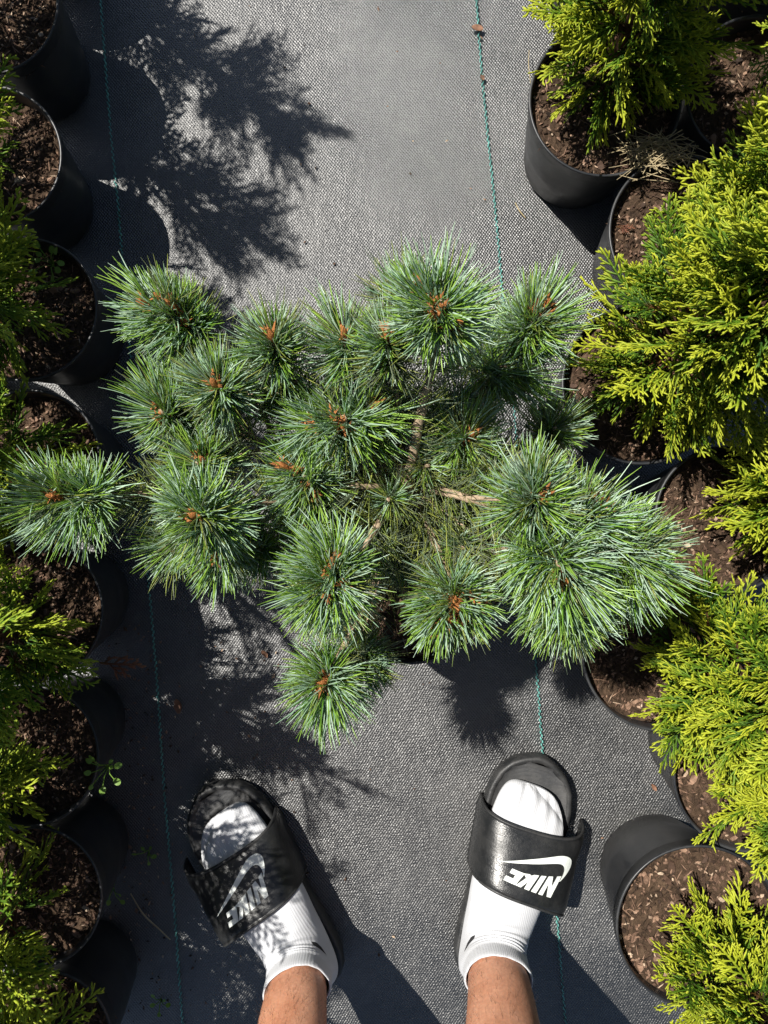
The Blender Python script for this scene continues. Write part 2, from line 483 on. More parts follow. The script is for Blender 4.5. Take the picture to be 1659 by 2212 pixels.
pot('L2', rimc(-24, 338), .084, HP, 'black pot second from the top on the left, bright glints along its rim', GL)
pot('L3', rimc(53, 668), .084, HP, 'black pot on the left with a small pale weed on its soil', GL)
pot('L4', rimc(62, 995), .083, HP, 'black pot on the left in deep shade behind the outermost left pine tuft', GL)
pot('L5', rimc(68, 1322), .0835, HP, 'black pot on the left directly below the outermost left pine tuft', GL)
pot('L6', rimc(62, 1634), .082, HP, 'black pot on the left with a clover weed hanging over its rim', GL)
pot('L7', rimc(70, 1940), .082, HP, 'black pot on the left level with the strap of the left sandal', GL)
pot('L8', rimc(92, 2250), .082, HP, 'black pot in the bottom left corner, cut off by the lower edge', GL)
pot('L3b', (-.575, .148), .083, HP, 'black pot barely showing at the left edge above the shaded thuja', GL, chips=8)  # added pot: its shadow covers a sunlit strip of fabric between the row pots
pot('L4b', (-.575, -.028), .083, HP, 'black pot barely showing at the left edge behind the outermost left pine tuft', GL, chips=8)  # also added, to keep sun off the ground left of the row
pot('L6b', (-.570, -.368), .083, HP, 'black pot barely showing at the left edge, level with the lowest pine tuft', GL, chips=8)  # added like the two above, blocks sun from the lower gap
pot('C', (0.022, -0.052), .112, 0.225, 'larger black pot under the blue green pine, mostly hidden by its tufts', None, chips=40)

# ------------------------------------------------------------------ thuja
def twig(mb, p, d, nrm, L, w, tip0, tip1, curve, rings=4):
    """a flattened scaly branchlet with a rounded end"""
    side0 = d.cross(nrm).normalized()
    vs, at, fs = [], [], []
    n = rings
    for i in range(n + 1):
        s = i / n
        dd = (d + side0 * curve * s).normalized(); sd = dd.cross(nrm)
        c = p + (d * s + side0 * curve * .5 * s * s) * L
        prof = (0.72 + 0.28 * math.sin(math.pi * min(1, s * 1.25))) * (1.0 if i % 2 else 1.14)
        if i == n: prof = 0.45
        ww = w * prof; tt = ww * .62
        vs += [c + sd * ww, c + nrm * tt, c - sd * ww, c - nrm * tt]
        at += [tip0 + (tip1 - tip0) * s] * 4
    for i in range(n):
        for k in range(4):
            k2 = (k + 1) % 4
            fs.append((i * 4 + k, i * 4 + k2, i * 4 + 4 + k2, i * 4 + 4 + k))
    fs.append((n * 4, n * 4 + 1, n * 4 + 2, n * 4 + 3))
    mb.add(vs, fs, 0, at)

def spray_mesh(seed, L, mat):
    r = random.Random(seed); mb = MB()
    N = Vector((0, 0, 1))
    # main axis bends a little in and out of its plane
    bend = r.uniform(-.35, .35); droop = r.uniform(-.35, .25)
    def axis(s):
        return Vector((bend * L * .5 * s * s, L * s, droop * L * .5 * s * s))
    def adir(s):
        return Vector((bend * s, 1, droop * s)).normalized()
    ns = 9
    for i in range(ns):
        a, b = axis(i / ns), axis((i + 1) / ns)
        d = (b - a); l = d.length; d.normalize()
        n2 = (N - d * N.dot(d)).normalized()
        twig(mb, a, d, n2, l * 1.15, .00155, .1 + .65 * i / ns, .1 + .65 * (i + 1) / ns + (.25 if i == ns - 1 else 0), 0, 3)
    step = .0058; k = 0; s = 0.10
    while s < 0.97:
        side = 1 if k % 2 else -1
        o = axis(s); ad = adir(s)
        nn = (N - ad * N.dot(ad)).normalized(); sd = ad.cross(nn)
        ang = math.radians(r.uniform(34, 52))
        d = (ad * math.cos(ang) + sd * side * math.sin(ang) + nn * r.gauss(0, .16)).normalized()
        n2 = (nn + Vector((r.gauss(0, .25), r.gauss(0, .25), 0))); n2 = (n2 - d * n2.dot(d)).normalized()
        bl = L * .46 * (1 - abs(s - .30) / .78) * r.uniform(.75, 1.12)
        bl = max(bl, .010)
        t0 = .12 + .55 * s
        # branchlet with its own sub-branchlets
        m = max(1, int(bl / .011)); cur = -side * r.uniform(.1, .45)
        twig(mb, o, d, n2, bl, .00132, t0, min(1, t0 + .42), cur, max(3, int(bl / .0045)))
        s0 = d.cross(n2)
        q = .006; j = 0
        while q < bl * .93:
            f = q / bl
            pp = o + (d * f + s0 * cur * .5 * f * f) * bl
            dd = (d + s0 * cur * f).normalized()
            sg = 1 if j % 2 else -1
            a2 = math.radians(r.uniform(32, 50))
            ss = dd.cross(n2)
            d2 = (dd * math.cos(a2) + ss * sg * math.sin(a2) + n2 * r.gauss(0, .14)).normalized()
            n3 = (n2 - d2 * n2.dot(d2)).normalized()
            l2 = r.uniform(.008, .0165) * (1.05 - .5 * f) * (1.0 if bl > .02 else .7)
            tb = t0 + .3 * f
            twig(mb, pp, d2, n3, l2, .00134 * r.uniform(.8, 1.15), tb + .05, min(1.0, tb + .30 + r.uniform(0, .25)), -sg * r.uniform(.15, .5), 4)
            if l2 > .0125 and r.random() < .6:
                d3 = (d2 * .8 - d2.cross(n3) * sg * .55).normalized()
                twig(mb, pp + d2 * l2 * .42, d3, n3, l2 * .55, .00125, tb + .2, min(1, tb + .5), 0, 3)
            q += r.uniform(.0048, .0072); j += 1
        s += step / L * r.uniform(.85, 1.25); k += 1
    return mb.mesh('leaf_spray', mat)
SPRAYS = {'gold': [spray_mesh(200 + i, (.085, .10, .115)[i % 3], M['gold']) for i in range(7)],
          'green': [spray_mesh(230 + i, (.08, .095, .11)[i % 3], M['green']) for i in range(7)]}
DEAD = spray_mesh(260, .05, M['dead'])

def frame_matrix(p, d, nrm, s):
    d = d.normalized(); nrm = (nrm - d * nrm.dot(d)).normalized(); x = d.cross(nrm)
    m = Matrix((x, d, nrm)).transposed().to_4x4() @ Matrix.Diagonal((s, s, s, 1))
    m.translation = p
    return m

def thuja(key, label, group, kind, top, Rmax, n, off=(0, 0), lean=(0, 0), z_lo=.03, lo_r=.7, seed=0, scale=1.0, skip=None, taper=.8, fexp=1.25):
    """conical shrub: leader, ascending limbs, flat sprays set mostly on edge round the crown"""
    r = random.Random(seed + 900)
    x, y, zs, R = POTS[key]; x += off[0]; y += off[1]
    t = thing('thuja_shrub', label, 'shrub', (x, y, zs), group)
    hgt = top - zs
    def axis(f): return Vector((lean[0] * f * f, lean[1] * f * f, hgt * f))
    st = MB()
    tube(st, [axis(f) - Vector((0, 0, .01 if f == 0 else 0)) for f in np.linspace(0, .97, 12)], [.0065 * (1 - f) + .0015 for f in np.linspace(0, .97, 12)], 8, 0, True, .25, seed)
    prof = lambda f: (lo_r + (1 - lo_r) * min(1, f / .22)) * (1 - max(0, f - .22) / .86) ** taper
    for i in range(n):
        f = (z_lo / hgt) + (0.97 - z_lo / hgt) * (r.random() ** fexp)
        az = i * 2.39996 + r.gauss(0, .5)
        Rf = Rmax * prof(f) * r.uniform(.72, 1.12)
        el = math.radians(18 + 48 * f + r.gauss(0, 9))
        out = Vector((math.cos(az), math.sin(az), 0))
        d = out * math.cos(el) + Vector((0, 0, 1)) * math.sin(el)
        mesh = r.choice(SPRAYS[kind]); sc = r.uniform(.78, 1.12) * scale
        L = .1 * sc
        reach = max(.012, Rf - L * .80 * math.cos(el))
        if r.random() < .22: reach *= .35
        p0 = axis(max(0, f - .13)); base = axis(f) + out * reach
        base.z = max(base.z, .012)
        dj = (d + Vector((r.gauss(0, .22), r.gauss(0, .22), r.gauss(0, .16)))).normalized()
        tang = Vector((-out.y, out.x, 0))
        roll = r.gauss(0, .75)
        nr = tang * math.cos(roll) + d.cross(tang) * math.sin(roll)
        if skip and skip(base + dj * L * .8 + Vector((x, y, zs))): continue
        o = obj('leaf_spray', mesh, t); o.matrix_local = frame_matrix(base, dj, nr, sc)
        if i % 2 == 0:
            tube(st, [p0, p0.lerp(base, .55) - Vector((0, 0, .004)), base + dj * .01], [.0022, .0016, .0011], 5, 0, False, .2, i)
    obj('stem', st.mesh('stem', M['stem']), t)
    return t
GT, LT = 'golden thujas in the right row', 'thujas in the left row'
thuja('R0', 'yellow green thuja cut off by the top edge, nearest the upper right thread', GT, 'gold', .50, .10, 160, scale=.9, off=(0, 0), z_lo=0.03, seed=1)
thuja('R1', 'bright yellow green thuja reaching left over the upper right pot', GT, 'gold', .48, .102, 225, scale=.88, off=(.006, .040), z_lo=0.025, seed=2)
thuja('R1b', 'darker thuja in the top right corner, mostly in shade', GT, 'green', .50, .090, 170, scale=.9, off=(.060, .030), z_lo=0.03, seed=3)
thuja('R0b', 'deep green thuja cut off by the top right corner', GT, 'green', .5, .10, 150, off=(.0, .0), z_lo=.03, seed=19)
thuja('R2', 'golden thuja rising behind the dry grass clump at right edge', GT, 'gold', .50, .092, 210, scale=.88, off=(.062, -.012), z_lo=0.03, seed=4)
thuja('R3', 'biggest golden thuja, right of the pine, crown overlapping its own pot rim', GT, 'gold', .55, .116, 300, scale=.88, off=(.026, .030), z_lo=0.03, seed=5)
thuja('R4', 'golden thuja at right edge level with the widest pine tuft', GT, 'gold', .46, .10, 210, scale=.88, off=(.052, .028), z_lo=0.03, seed=6)
thuja('R5', 'golden thuja with shaded left side, below the right pine tufts', GT, 'gold', .48, .112, 265, scale=.88, off=(.060, -.014), z_lo=0.03, seed=7)
thuja('R6', 'small golden thuja at right edge above the sunlit bottom right pot', GT, 'gold', .40, .096, 200, scale=.88, off=(.022, .0), z_lo=0.03, seed=8)
thuja('R7', 'golden thuja with spreading fans in the bottom right corner', GT, 'gold', .42, .102, 195, scale=.92, off=(.034, -.042), z_lo=0.02, seed=9)
thuja('L0', 'green thuja cut off by the top left corner, casting the longest shadow', LT, 'green', .68, .080, 125, off=(-.015, 0), taper=1.2, z_lo=0.03, seed=10)
thuja('L1', 'green thuja at left edge in the top left pot', LT, 'green', .61, .080, 95, off=(-.045, 0), taper=1.2, fexp=1.1, z_lo=0.03, seed=11)
thuja('L2', 'dark green thuja with drooping fans over the second left pot', LT, 'green', .62, .086, 85, off=(-.036, -.01), taper=1.3, fexp=1.4, z_lo=0.03, seed=12)
thuja('L3', 'dense yellow tipped thuja at left edge beside the small pale weed', LT, 'green', .58, .088, 105, off=(-.034, 0), taper=1.35, fexp=1.6, z_lo=0.03, seed=13)
thuja('L4', 'shaded thuja at left edge above the outermost left pine tuft', LT, 'green', 0.58, 0.09, 105, off=(-0.028, 0), taper=1.35, fexp=1.7, z_lo=0.03, seed=14)
thuja('L5', 'bright thuja below the outermost left pine tuft, fans reaching the pot rim', LT, 'green', 0.62, 0.104, 125, off=(-0.012, -0.02), taper=1.35, fexp=1.7, z_lo=0.03, seed=15)
thuja('L6', 'bushy thuja on the left beside the clover weed', LT, 'green', .60, .086, 95, off=(-.038, -.012), taper=1.35, fexp=1.6, z_lo=0.03, seed=16)
thuja('L7', 'yellow tipped thuja on the left, level with the left sandal', LT, 'green', .62, .092, 105, off=(-.026, -.012), taper=1.35, fexp=1.6, z_lo=0.03, seed=17)
thuja('L8', 'thuja in the bottom left corner below the left sandal strap', LT, 'green', 0.6, 0.094, 110, off=(-0.022, 0), taper=1.35, fexp=1.7, z_lo=0.03, seed=18)

# ------------------------------------------------------------------ pine
def needles(name, bases, dirs, lens, bends, width, mats, parent, var, seed):
    """curved three sided needles: one green face, two waxy ones"""
    n = len(bases); S = 4
    r = np.random.default_rng(seed)
    d = dirs / np.linalg.norm(dirs, axis=1, keepdims=True)
    up = bends - d * np.sum(bends * d, axis=1, keepdims=True)
    ul = np.linalg.norm(up, axis=1, keepdims=True); un = up / np.maximum(ul, 1e-6)
    roll = r.uniform(-1.1, 1.1, n)[:, None]
    sd = np.cross(d, un)
    a = un * np.cos(roll) + sd * np.sin(roll); b = np.cross(d, a)
    verts = np.zeros((n, S + 1, 3, 3)); attr = np.zeros((n, S + 1, 3))
    prof = [0.7, 1.0, 1.0, .95, .35]
    for i in range(S + 1):
        s = i / S
        c = bases + (d * s + up * (s * s * .5)) * lens[:, None]
        for k in range(3):
            th = math.radians((90, 210, 330)[k])
            verts[:, i, k] = c + (a * math.sin(th) * .8 + b * math.cos(th)) * (width * prof[i])[:, None]
        attr[:, i, :] = np.clip(var + .25 * (s - .4), 0, 1)[:, None]
    faces = []
    per = (S + 1) * 3
    quad = []
    for i in range(S):
        for k in range(3):
            k2 = (k + 1) % 3
            quad.append((i * 3 + k, i * 3 + k2, i * 3 + 3 + k2, i * 3 + 3 + k))
    q = np.array(quad)
    F = (q[None] + (np.arange(n) * per)[:, None, None]).reshape(-1, 4)
    pat = np.array([[1, 0, 0], [1, 0, 1], [0, 1, 0], [1, 1, 0]])[r.integers(0, 4, n)]
    mi = np.tile(pat, (1, S)).reshape(-1)       # the outer (lower) face green, inner ones waxy
    mb = MB(); mb.v = [tuple(p) for p in verts.reshape(-1, 3)]; mb.f = [tuple(int(i) for i in f) for f in F]
    mb.m = [int(i) for i in mi]; mb.a = [float(x) for x in attr.reshape(-1)]
    me = mb.mesh(name, mats)
    o = obj(name, me, parent); o['kind'] = 'stuff'
    return o

def basis(ax):
    ax = Vector(ax).normalized()
    ref = Vector((0, 0, 1)) if abs(ax.z) < .9 else Vector((1, 0, 0))
    u = ax.cross(ref).normalized(); v = ax.cross(u)
    return np.array(u), np.array(v), np.array(ax)

PINE = thing('pine_shrub', 'blue green five needle pine spreading over the path in front of the sandals', 'pine', (POTS['C'][0], POTS['C'][1], POTS['C'][2]))
POFF = Vector(PINE.location)

def tuft(c, axis, rad, buds, n=330, seed=0, length=None, dens=1.0, blue=0.0):
    """shoot end: needles in fives along the last few cm, bud scales at the tip"""
    r = np.random.default_rng(1000 + seed)
    u, v, w = basis(axis); c = np.array(c)
    L = length or rad * 1.22
    nf = int(n * dens * 1.75 / 5)
    B, D, LE, BE, VA = [], [], [], [], []
    shoot = max(.030, rad * .75)
    ph1, ph2 = r.uniform(0, 6.28, 2); lop = r.uniform(.08, .22)
    for i in range(nf):
        s = r.random() ** 0.8                       # 0 tip .. 1 back along the shoot
        az = i * 2.39996 + r.normal(0, .25)
        al = math.radians(30 + 66 * s ** .75 + r.normal(0, 8))
        if r.random() < .30 * (1 + math.cos(2 * az + ph2)) * s: continue      # bare gaps round the shoot
        rad_dir = u * math.cos(az) + v * math.sin(az)
        base = c - w * (s * shoot) + rad_dir * .0035
        fl = L * r.uniform(.74, 1.1) * (1 + lop * math.cos(az - ph1))
        fv = np.clip(r.normal(.45, .2), 0, 1)
        for k in range(5):
            d = rad_dir * math.sin(al) + w * math.cos(al) + r.normal(0, .13, 3)
            B.append(base + r.normal(0, .0006, 3)); D.append(d); LE.append(fl * r.uniform(.84, 1.06))
            BE.append(w * r.uniform(.1, .8) + np.array((0, 0, -.08)) + r.normal(0, .24, 3)); VA.append(np.clip(fv + r.normal(0, .12), 0, 1))
    B = np.array(B) - np.array(POFF); n = len(B)
    o = needles('needle_tuft', B, np.array(D), np.array(LE), np.array(BE), np.full(n, .00066) * r.uniform(.85, 1.15, n), [M['nd_green'], M['nd_blue']], PINE, np.array(VA), seed)
    # buds: papery orange scales round a short cone
    for j in range(buds):
        rr = random.Random(seed * 10 + j); mb = MB()
        a0 = rr.uniform(0, 6.28); q = (0.0 if buds == 1 else rr.uniform(.006, .014))
        bc = Vector(c + (u * math.cos(a0) + v * math.sin(a0)) * q - w * rr.uniform(0, .006)) - POFF
        W = Vector(w)
        tube(mb, [bc - W * .005, bc + W * .003, bc + W * .009, bc + W * .0140], [.0026, .0034, .0026, .0006], 7, 0, True, .4, j)
        for k in range(24):
            t = rr.uniform(0, 6.28); ra = Vector(u) * math.cos(t) + Vector(v) * math.sin(t)
            h = rr.uniform(-.009, .012); p = bc + W * h + ra * .004
            tp = p + ra * rr.uniform(.002, .0075) + W * rr.uniform(.001, .008); sd = W.cross(ra) * rr.uniform(.0008, .0019)
            mb.add([p - sd, p + sd, tp, p + ra * .0012], [(0, 1, 2), (1, 3, 2), (3, 0, 2)], 0)
        obj('bud', mb.mesh('bud', M['bud']), o)
    return o

def branch(pts, r0, r1, old=0, seed=0, start=0.15, nl=.045):
    """pts: (px, py, z) on the way from trunk to tuft"""
    ws = [P(*p) if not isinstance(p, Vector) else p for p in pts]
    r0 *= .74; r1 *= .8
    cv = catmull([tuple(w - POFF) for w in ws], 7)
    mb = MB(); n = len(cv)
    tube(mb, cv, [r0 + (r1 - r0) * i / (n - 1) for i in range(n)], 9, 0, True, .32, seed)
    o = obj('branch', mb.mesh('branch', M['pbark']), PINE)
    if old:
        r = np.random.default_rng(3000 + seed); cvn = np.array(cv)
        B, D, LE, BE, VA = [], [], [], [], []
        for i in range(int(old * 2.6) // 4):
            f = r.uniform(start, 1) * (n - 1.001); k = int(f); p = cvn[k] * (1 - f + k) + cvn[k + 1] * (f - k)
            w = cvn[k + 1] - cvn[k]; w = w / np.linalg.norm(w)
            u, v, w = basis(w); az = r.uniform(0, 6.28); al = math.radians(r.uniform(32, 78))
            ra = u * math.cos(az) + v * math.sin(az)
            for q in range(4):
                B.append(p + ra * .002); D.append(ra * math.sin(al) + w * math.cos(al) + r.normal(0, .22, 3))
                LE.append(nl * r.uniform(.7, 1.12)); BE.append(w * .2 + r.normal(0, .2, 3)); VA.append(r.random())
        m = len(B)
        needles('old_needles', np.array(B), np.array(D), np.array(LE), np.array(BE), np.full(m, .00048), [M['nd_old'], M['nd_old2']], o, np.array(VA), seed)
    return o

def build_pine():
    tr = MB()
    base = Vector((POTS['C'][0], POTS['C'][1], POTS['C'][2] - .01)); topp = P(880, 1050, .32)
    tp = catmull([tuple(base - POFF), tuple(base.lerp(topp, .5) + Vector((.004, -.004, 0)) - POFF), tuple(topp - POFF)], 8)
    tube(tr, tp, list(np.linspace(.0095, .0052, len(tp))), 12, 0, True, .25, 3)
    obj('trunk', tr.mesh('trunk', M['pbark']), PINE)
    O = (880, 1050)
    # px, py, z, radius px, buds, axis (x right, y up, z), needles
    T = [
        (352, 668, .37, 118, 2, (-.45, .25, .8), 380),     # 0 upper left, alone
        (587, 728, .40, 96, 1, (-.10, .45, .85), 320),     # 1
        (744, 722, .40, 94, 1, (-.05, .45, .85), 300),     # 2
        (838, 724, .43, 88, 1, (.0, .45, .9), 280),        # 3
        (955, 650, .49, 138, 2, (.05, .35, .9), 460),      # 4 top big
        (1165, 678, .36, 110, 3, (.3, .45, .8), 360),      # 5
        (1090, 792, .33, 135, 0, (.40, .10, .85), 400),    # 6 in the shade of 4
        (1015, 942, .34, 100, 1, (.22, .22, .9), 300),     # 7
        (742, 902, .375, 142, 2, (-.10, .20, .95), 520),    # 8 highest centre left
        (467, 832, .40, 100, 1, (-.12, .25, .92), 340),    # 9
        (345, 888, .37, 108, 2, (-.40, .15, .88), 340),    # 10
        (425, 1000, .38, 96, 2, (-.30, .12, .9), 300),     # 11
        (655, 1032, .355, 118, 2, (-.30, -.02, .92), 380),  # 12
        (424, 1114, .42, 124, 1, (-.20, .05, .95), 400),   # 13
        (125, 1072, .36, 130, 1, (-.40, .05, .85), 400),   # 14 far left
        (560, 1188, .30, 84, 0, (-.1, -.2, .9), 260),      # 15 low, shaded
        (470, 1200, .33, 100, 1, (-.05, -.50, .8), 260),   # 16
        (372, 1190, .31, 86, 0, (-.35, -.45, .75), 240),   # 17
        (660, 1136, .335, 80, 1, (-.15, -.2, .95), 240),    # 18
        (716, 1268, .42, 142, 3, (-.12, -.22, .93), 520),  # 19
        (705, 1490, .36, 112, 2, (-.02, -.35, .88), 380),  # 20 lowest
        (790, 1428, .29, 84, 0, (.2, -.2, .9), 240),       # 21 low, shaded
        (985, 1318, .42, 118, 5, (.05, -.50, .82), 400),   # 22
        (1168, 1072, .45, 125, 1, (.20, .25, .92), 400),   # 23
        (1214, 1236, .45, 150, 1, (.15, -.55, .80), 460),  # 24
        (1225, 1345, .40, 116, 1, (.12, -.75, .6), 300),   # 25 drooping under it
        (1280, 1110, .42, 136, 2, (.55, .35, .72), 360),   # 26
        (1396, 1203, .41, 142, 1, (.75, -.18, .62), 420),  # 27 far right
        (1200, 925, .27, 86, 0, (.2, .15, .9), 240),       # 28 low, shaded
        (872, 1215, .27, 70, 0, (.0, -.2, .9), 180),       # 29 low, shaded
        (862, 640, .40, 74, 0, (-.2, .4, .9), 200),        # 30
        (1300, 1270, .33, 90, 0, (.4, -.4, .7), 220),      # 31
        (600, 850, .33, 70, 0, (-.2, .2, .9), 180),        # 32
        (985, 868, .33, 62, 0, (.1, .3, .9), 120),         # 33 thin inner shoots
        (1062, 1010, .34, 64, 0, (.3, .2, .9), 120),
        (1000, 1185, .33, 60, 0, (.2, -.3, .9), 110),
        (815, 1190, .32, 60, 0, (-.1, -.3, .9), 110),
        (855, 880, .34, 58, 0, (-.1, .3, .9), 110),
        (925, 1005, .335, 58, 0, (.2, .1, .9), 90),
        (838, 1080, .335, 60, 0, (-.2, -.1, .9), 100),
    ]
    for i, (x, y, z, rp, bd, ax, n) in enumerate(T):
        c = P(x, y, z); rad = rp / 1659 * (CAM_H - z)
        rr = random.Random(50 + i)
        if rp >= 116:            # big heads are several short shoots grown together
            tuft(c, ax, rad * .80, bd, int(n * .62), i, rad * .95)
            a0 = rr.uniform(0, 6.28)
            for j in range(2):
                a1 = a0 + math.pi * j + rr.uniform(-.6, .6); of = Vector((math.cos(a1), math.sin(a1), rr.uniform(-.45, .05))) * rad * rr.uniform(.32, .5)
                ax2 = (Vector(ax).normalized() + Vector((math.cos(a1), math.sin(a1), 0)) * rr.uniform(.3, .6)).normalized()
                tuft(c + of, ax2, rad * .62, 1 if bd > 1 else 0, int(n * .34), i + 100 + 50 * j, rad * rr.uniform(.70, .84))
                branch([c + of - ax2 * .02, c - Vector(ax).normalized() * .045], .002, .0028, 0, i)
        else:
            tuft(c, ax, rad * .88, bd, n, i, rad * 1.0)
    # limbs as seen between the tufts, then on to their tufts
    t0 = (O[0], O[1], .29); t1 = (872, 1065, .24); t2 = (880, 1050, .315)
    def tip(k, back=.03):
        x, y, z, rp, bd, ax, n = T[k]; return P(x, y, z) - Vector(ax).normalized() * back
    def B(pts, k, r0, r1, old, seed, start=.15):
        branch(pts + [tip(k), P(*T[k][:3])], r0, r1, old, seed, start)
    B([t2, (905, 915, .355), (938, 770, .41)], 4, .0066, .0042, 95, 1, .1)
    B([t2, (850, 990, .325), (800, 960, .335)], 8, .0058, .0036, 120, 2)
    B([(880, 1050, .28), (980, 1068, .335), (1095, 1106, .37)], 24, .0060, .0038, 190, 3, .1)
    B([t0, (965, 1110, .31), (1075, 1200, .33)], 25, .0046, .0032, 150, 4, .1)
    B([t0, (930, 1150, .31), (975, 1260, .355)], 22, .0046, .003, 230, 5, .1)
    B([t0, (825, 1120, .32), (757, 1228, .365)], 19, .0054, .0034, 190, 6, .1)
    B([t1, (800, 1280, .26), (735, 1410, .30)], 20, .0046, .003, 120, 7)
    B([t0, (780, 1050, .34)], 12, .0046, .003, 150, 8)
    B([t0, (700, 1090, .31), (560, 1085, .36)], 13, .0046, .003, 170, 9)
    B([t1, (640, 1080, .27), (430, 1070, .31), (290, 1068, .33)], 14, .0052, .003, 260, 10, .35)
    B([t1, (720, 980, .27), (570, 960, .33)], 9, .0046, .003, 190, 11)
    B([(600, 965, .32), (520, 985, .35)], 11, .003, .0025, 110, 12)
    B([(590, 960, .32), (480, 930, .33)], 10, .003, .0025, 140, 13)
    B([(590, 940, .32), (540, 850, .31), (430, 740, .32)], 0, .0032, .0027, 200, 14)
    B([t1, (760, 930, .29), (640, 830, .34)], 1, .0044, .003, 190, 15)
    B([t1, (830, 930, .30), (770, 800, .35)], 2, .0042, .003, 180, 16)
    B([t0, (860, 900, .34), (850, 790, .39)], 3, .0042, .003, 190, 17)
    B([t1, (960, 960, .29), (1060, 830, .31)], 6, .0042, .003, 190, 18)
    B([(1000, 910, .30), (1110, 780, .29)], 5, .0034, .0028, 160, 19)
    B([t0, (950, 1000, .30)], 7, .0042, .003, 200, 20)
    B([(1000, 1074, .34), (1090, 1080, .39)], 23, .0036, .003, 150, 21)
    B([(1080, 1102, .365), (1180, 1115, .38)], 26, .0036, .003, 160, 22)
    B([(1130, 1112, .37), (1260, 1160, .38)], 27, .0036, .003, 200, 23)
    B([(650, 1090, .28), (600, 1140, .27)], 15, .003, .0025, 120, 24)
    B([(600, 1110, .30), (520, 1150, .30)], 16, .003, .0025, 110, 25)
    B([(560, 1110, .30), (450, 1150, .29)], 17, .003, .0025, 110, 26)
    B([t1, (760, 1110, .30)], 18, .0034, .0025, 140, 27)
    B([t1, (820, 1260, .24)], 21, .0034, .0025, 120, 28)
    B([t1, (1050, 1000, .23)], 28, .0034, .0025, 140, 29)
    B([t1, (875, 1140, .23)], 29, .0034, .0025, 100, 30)
    B([(850, 800, .385), (860, 720, .38)], 30, .003, .0025, 110, 31)
    B([(1075, 1180, .33), (1200, 1230, .31)], 31, .003, .0025, 120, 32)
    B([(660, 900, .30), (630, 880, .31)], 32, .003, .0025, 120, 33)
    B([t0, (935, 950, .31)], 33, .003, .0024, 130, 34)
    B([t0, (970, 1030, .31)], 34, .003, .0024, 130, 35)
    B([t0, (940, 1120, .30)], 35, .003, .0024, 130, 36)
    B([t0, (850, 1120, .30)], 36, .003, .0024, 130, 37)
    B([t0, (868, 960, .31)], 37, .003, .0024, 130, 38)
    B([t0, (905, 1030, .31)], 38, .003, .0024, 90, 39)
    B([t0, (858, 1068, .31)], 39, .003, .0024, 90, 40)
build_pine()

# ------------------------------------------------------------------ the person: feet, socks, slide sandals
def interp(tab, y, col):
    ys = [t[0] for t in tab]; return float(np.interp(y, ys, [t[col] for t in tab]))

SOLE = [(0, -.004, .004), (.004, -.016, .016), (.012, -.025, .025), (.03, -.033, .034), (.06, -.0365, .038), (.10, -.038, .042), (.14, -.041, .048), (.18, -.047, .054),
        (.22, -.0535, .0575), (.25, -.0545, .0555), (.275, -.049, .048), (.292, -.038, .036), (.303, -.023, .021), (.309, -.009, .008), (.31, -.003, .002)]
SOLE = [(y, a * 1.05, b * 1.07) for y, a, b in SOLE]
SL = .31
# side outline of the stockinged foot: (top y, top z, bottom y, bottom z, half width, centre x)
FOOT = [(.2745, .0400, .2745, .0370, .006, -.012), (.2725, .0465, .2735, .0310, .020, -.010), (.266, .0525, .268, .0270, .031, -.007), (.255, .0565, .256, .0255, .0385, -.004), (.238, .0600, .240, .025, .0435, -.001),
        (.215, .0650, .218, .025, .0462, .001), (.190, .0725, .192, .025, .0455, .001), (.165, .0815, .162, .025, .0430, .000), (.142, .0910, .130, .025, .0398, -.001),
        (.126, .0985, .098, .025, .0372, -.001), (.117, .1035, .066, .025, .0352, -.001), (.112, .1075, .036, .029, .0338, .0), (.1090, .1105, .021, .040, .0335, .0), (.1070, .1130, .0155, .052, .0335, .0),
        (.1055, .1150, .0160, .065, .0340, .0), (.1040, .1168, .0205, .078, .0345, .0), (.1028, .1182, .0250, .089, .0340, .0), (.1020, .1195, .0280, .098, .0335, .0)]
FOOT = [r[:4] + (r[4] * float(np.interp(r[0], [.11, .14, .2, .27], [1.17, 1.20, 1.10, 1.06])), r[5]) for r in FOOT]
LEAN = {1: (-.065, -.16), -1: (-.05, -.29)}

def foot_ring(row, n, grow=0.0, toes=False, wr=None):
    ty, tz, by, bz, hw, cx = row
    c = Vector((cx, (ty + by) / 2, (tz + bz) / 2)); up = Vector((0, ty - by, tz - bz)) / 2
    h = up.length; up.normalize(); ring = []
    for k in range(n):
        t = 2 * math.pi * k / n
        cs, sn = math.cos(t), math.sin(t)
        ex = .82 if sn < 0 else .94
        px = (abs(cs) ** ex) * (1 if cs > 0 else -1) * (hw + grow); pz = (abs(sn) ** ex) * (1 if sn > 0 else -1) * (h + grow)
        p = c + Vector((px, 0, 0)) + up * pz
        ring.append(p)
    return ring

def foot_local(side):
    def f(p):
        return Vector((p.x * side, p.y, p.z))
    return f

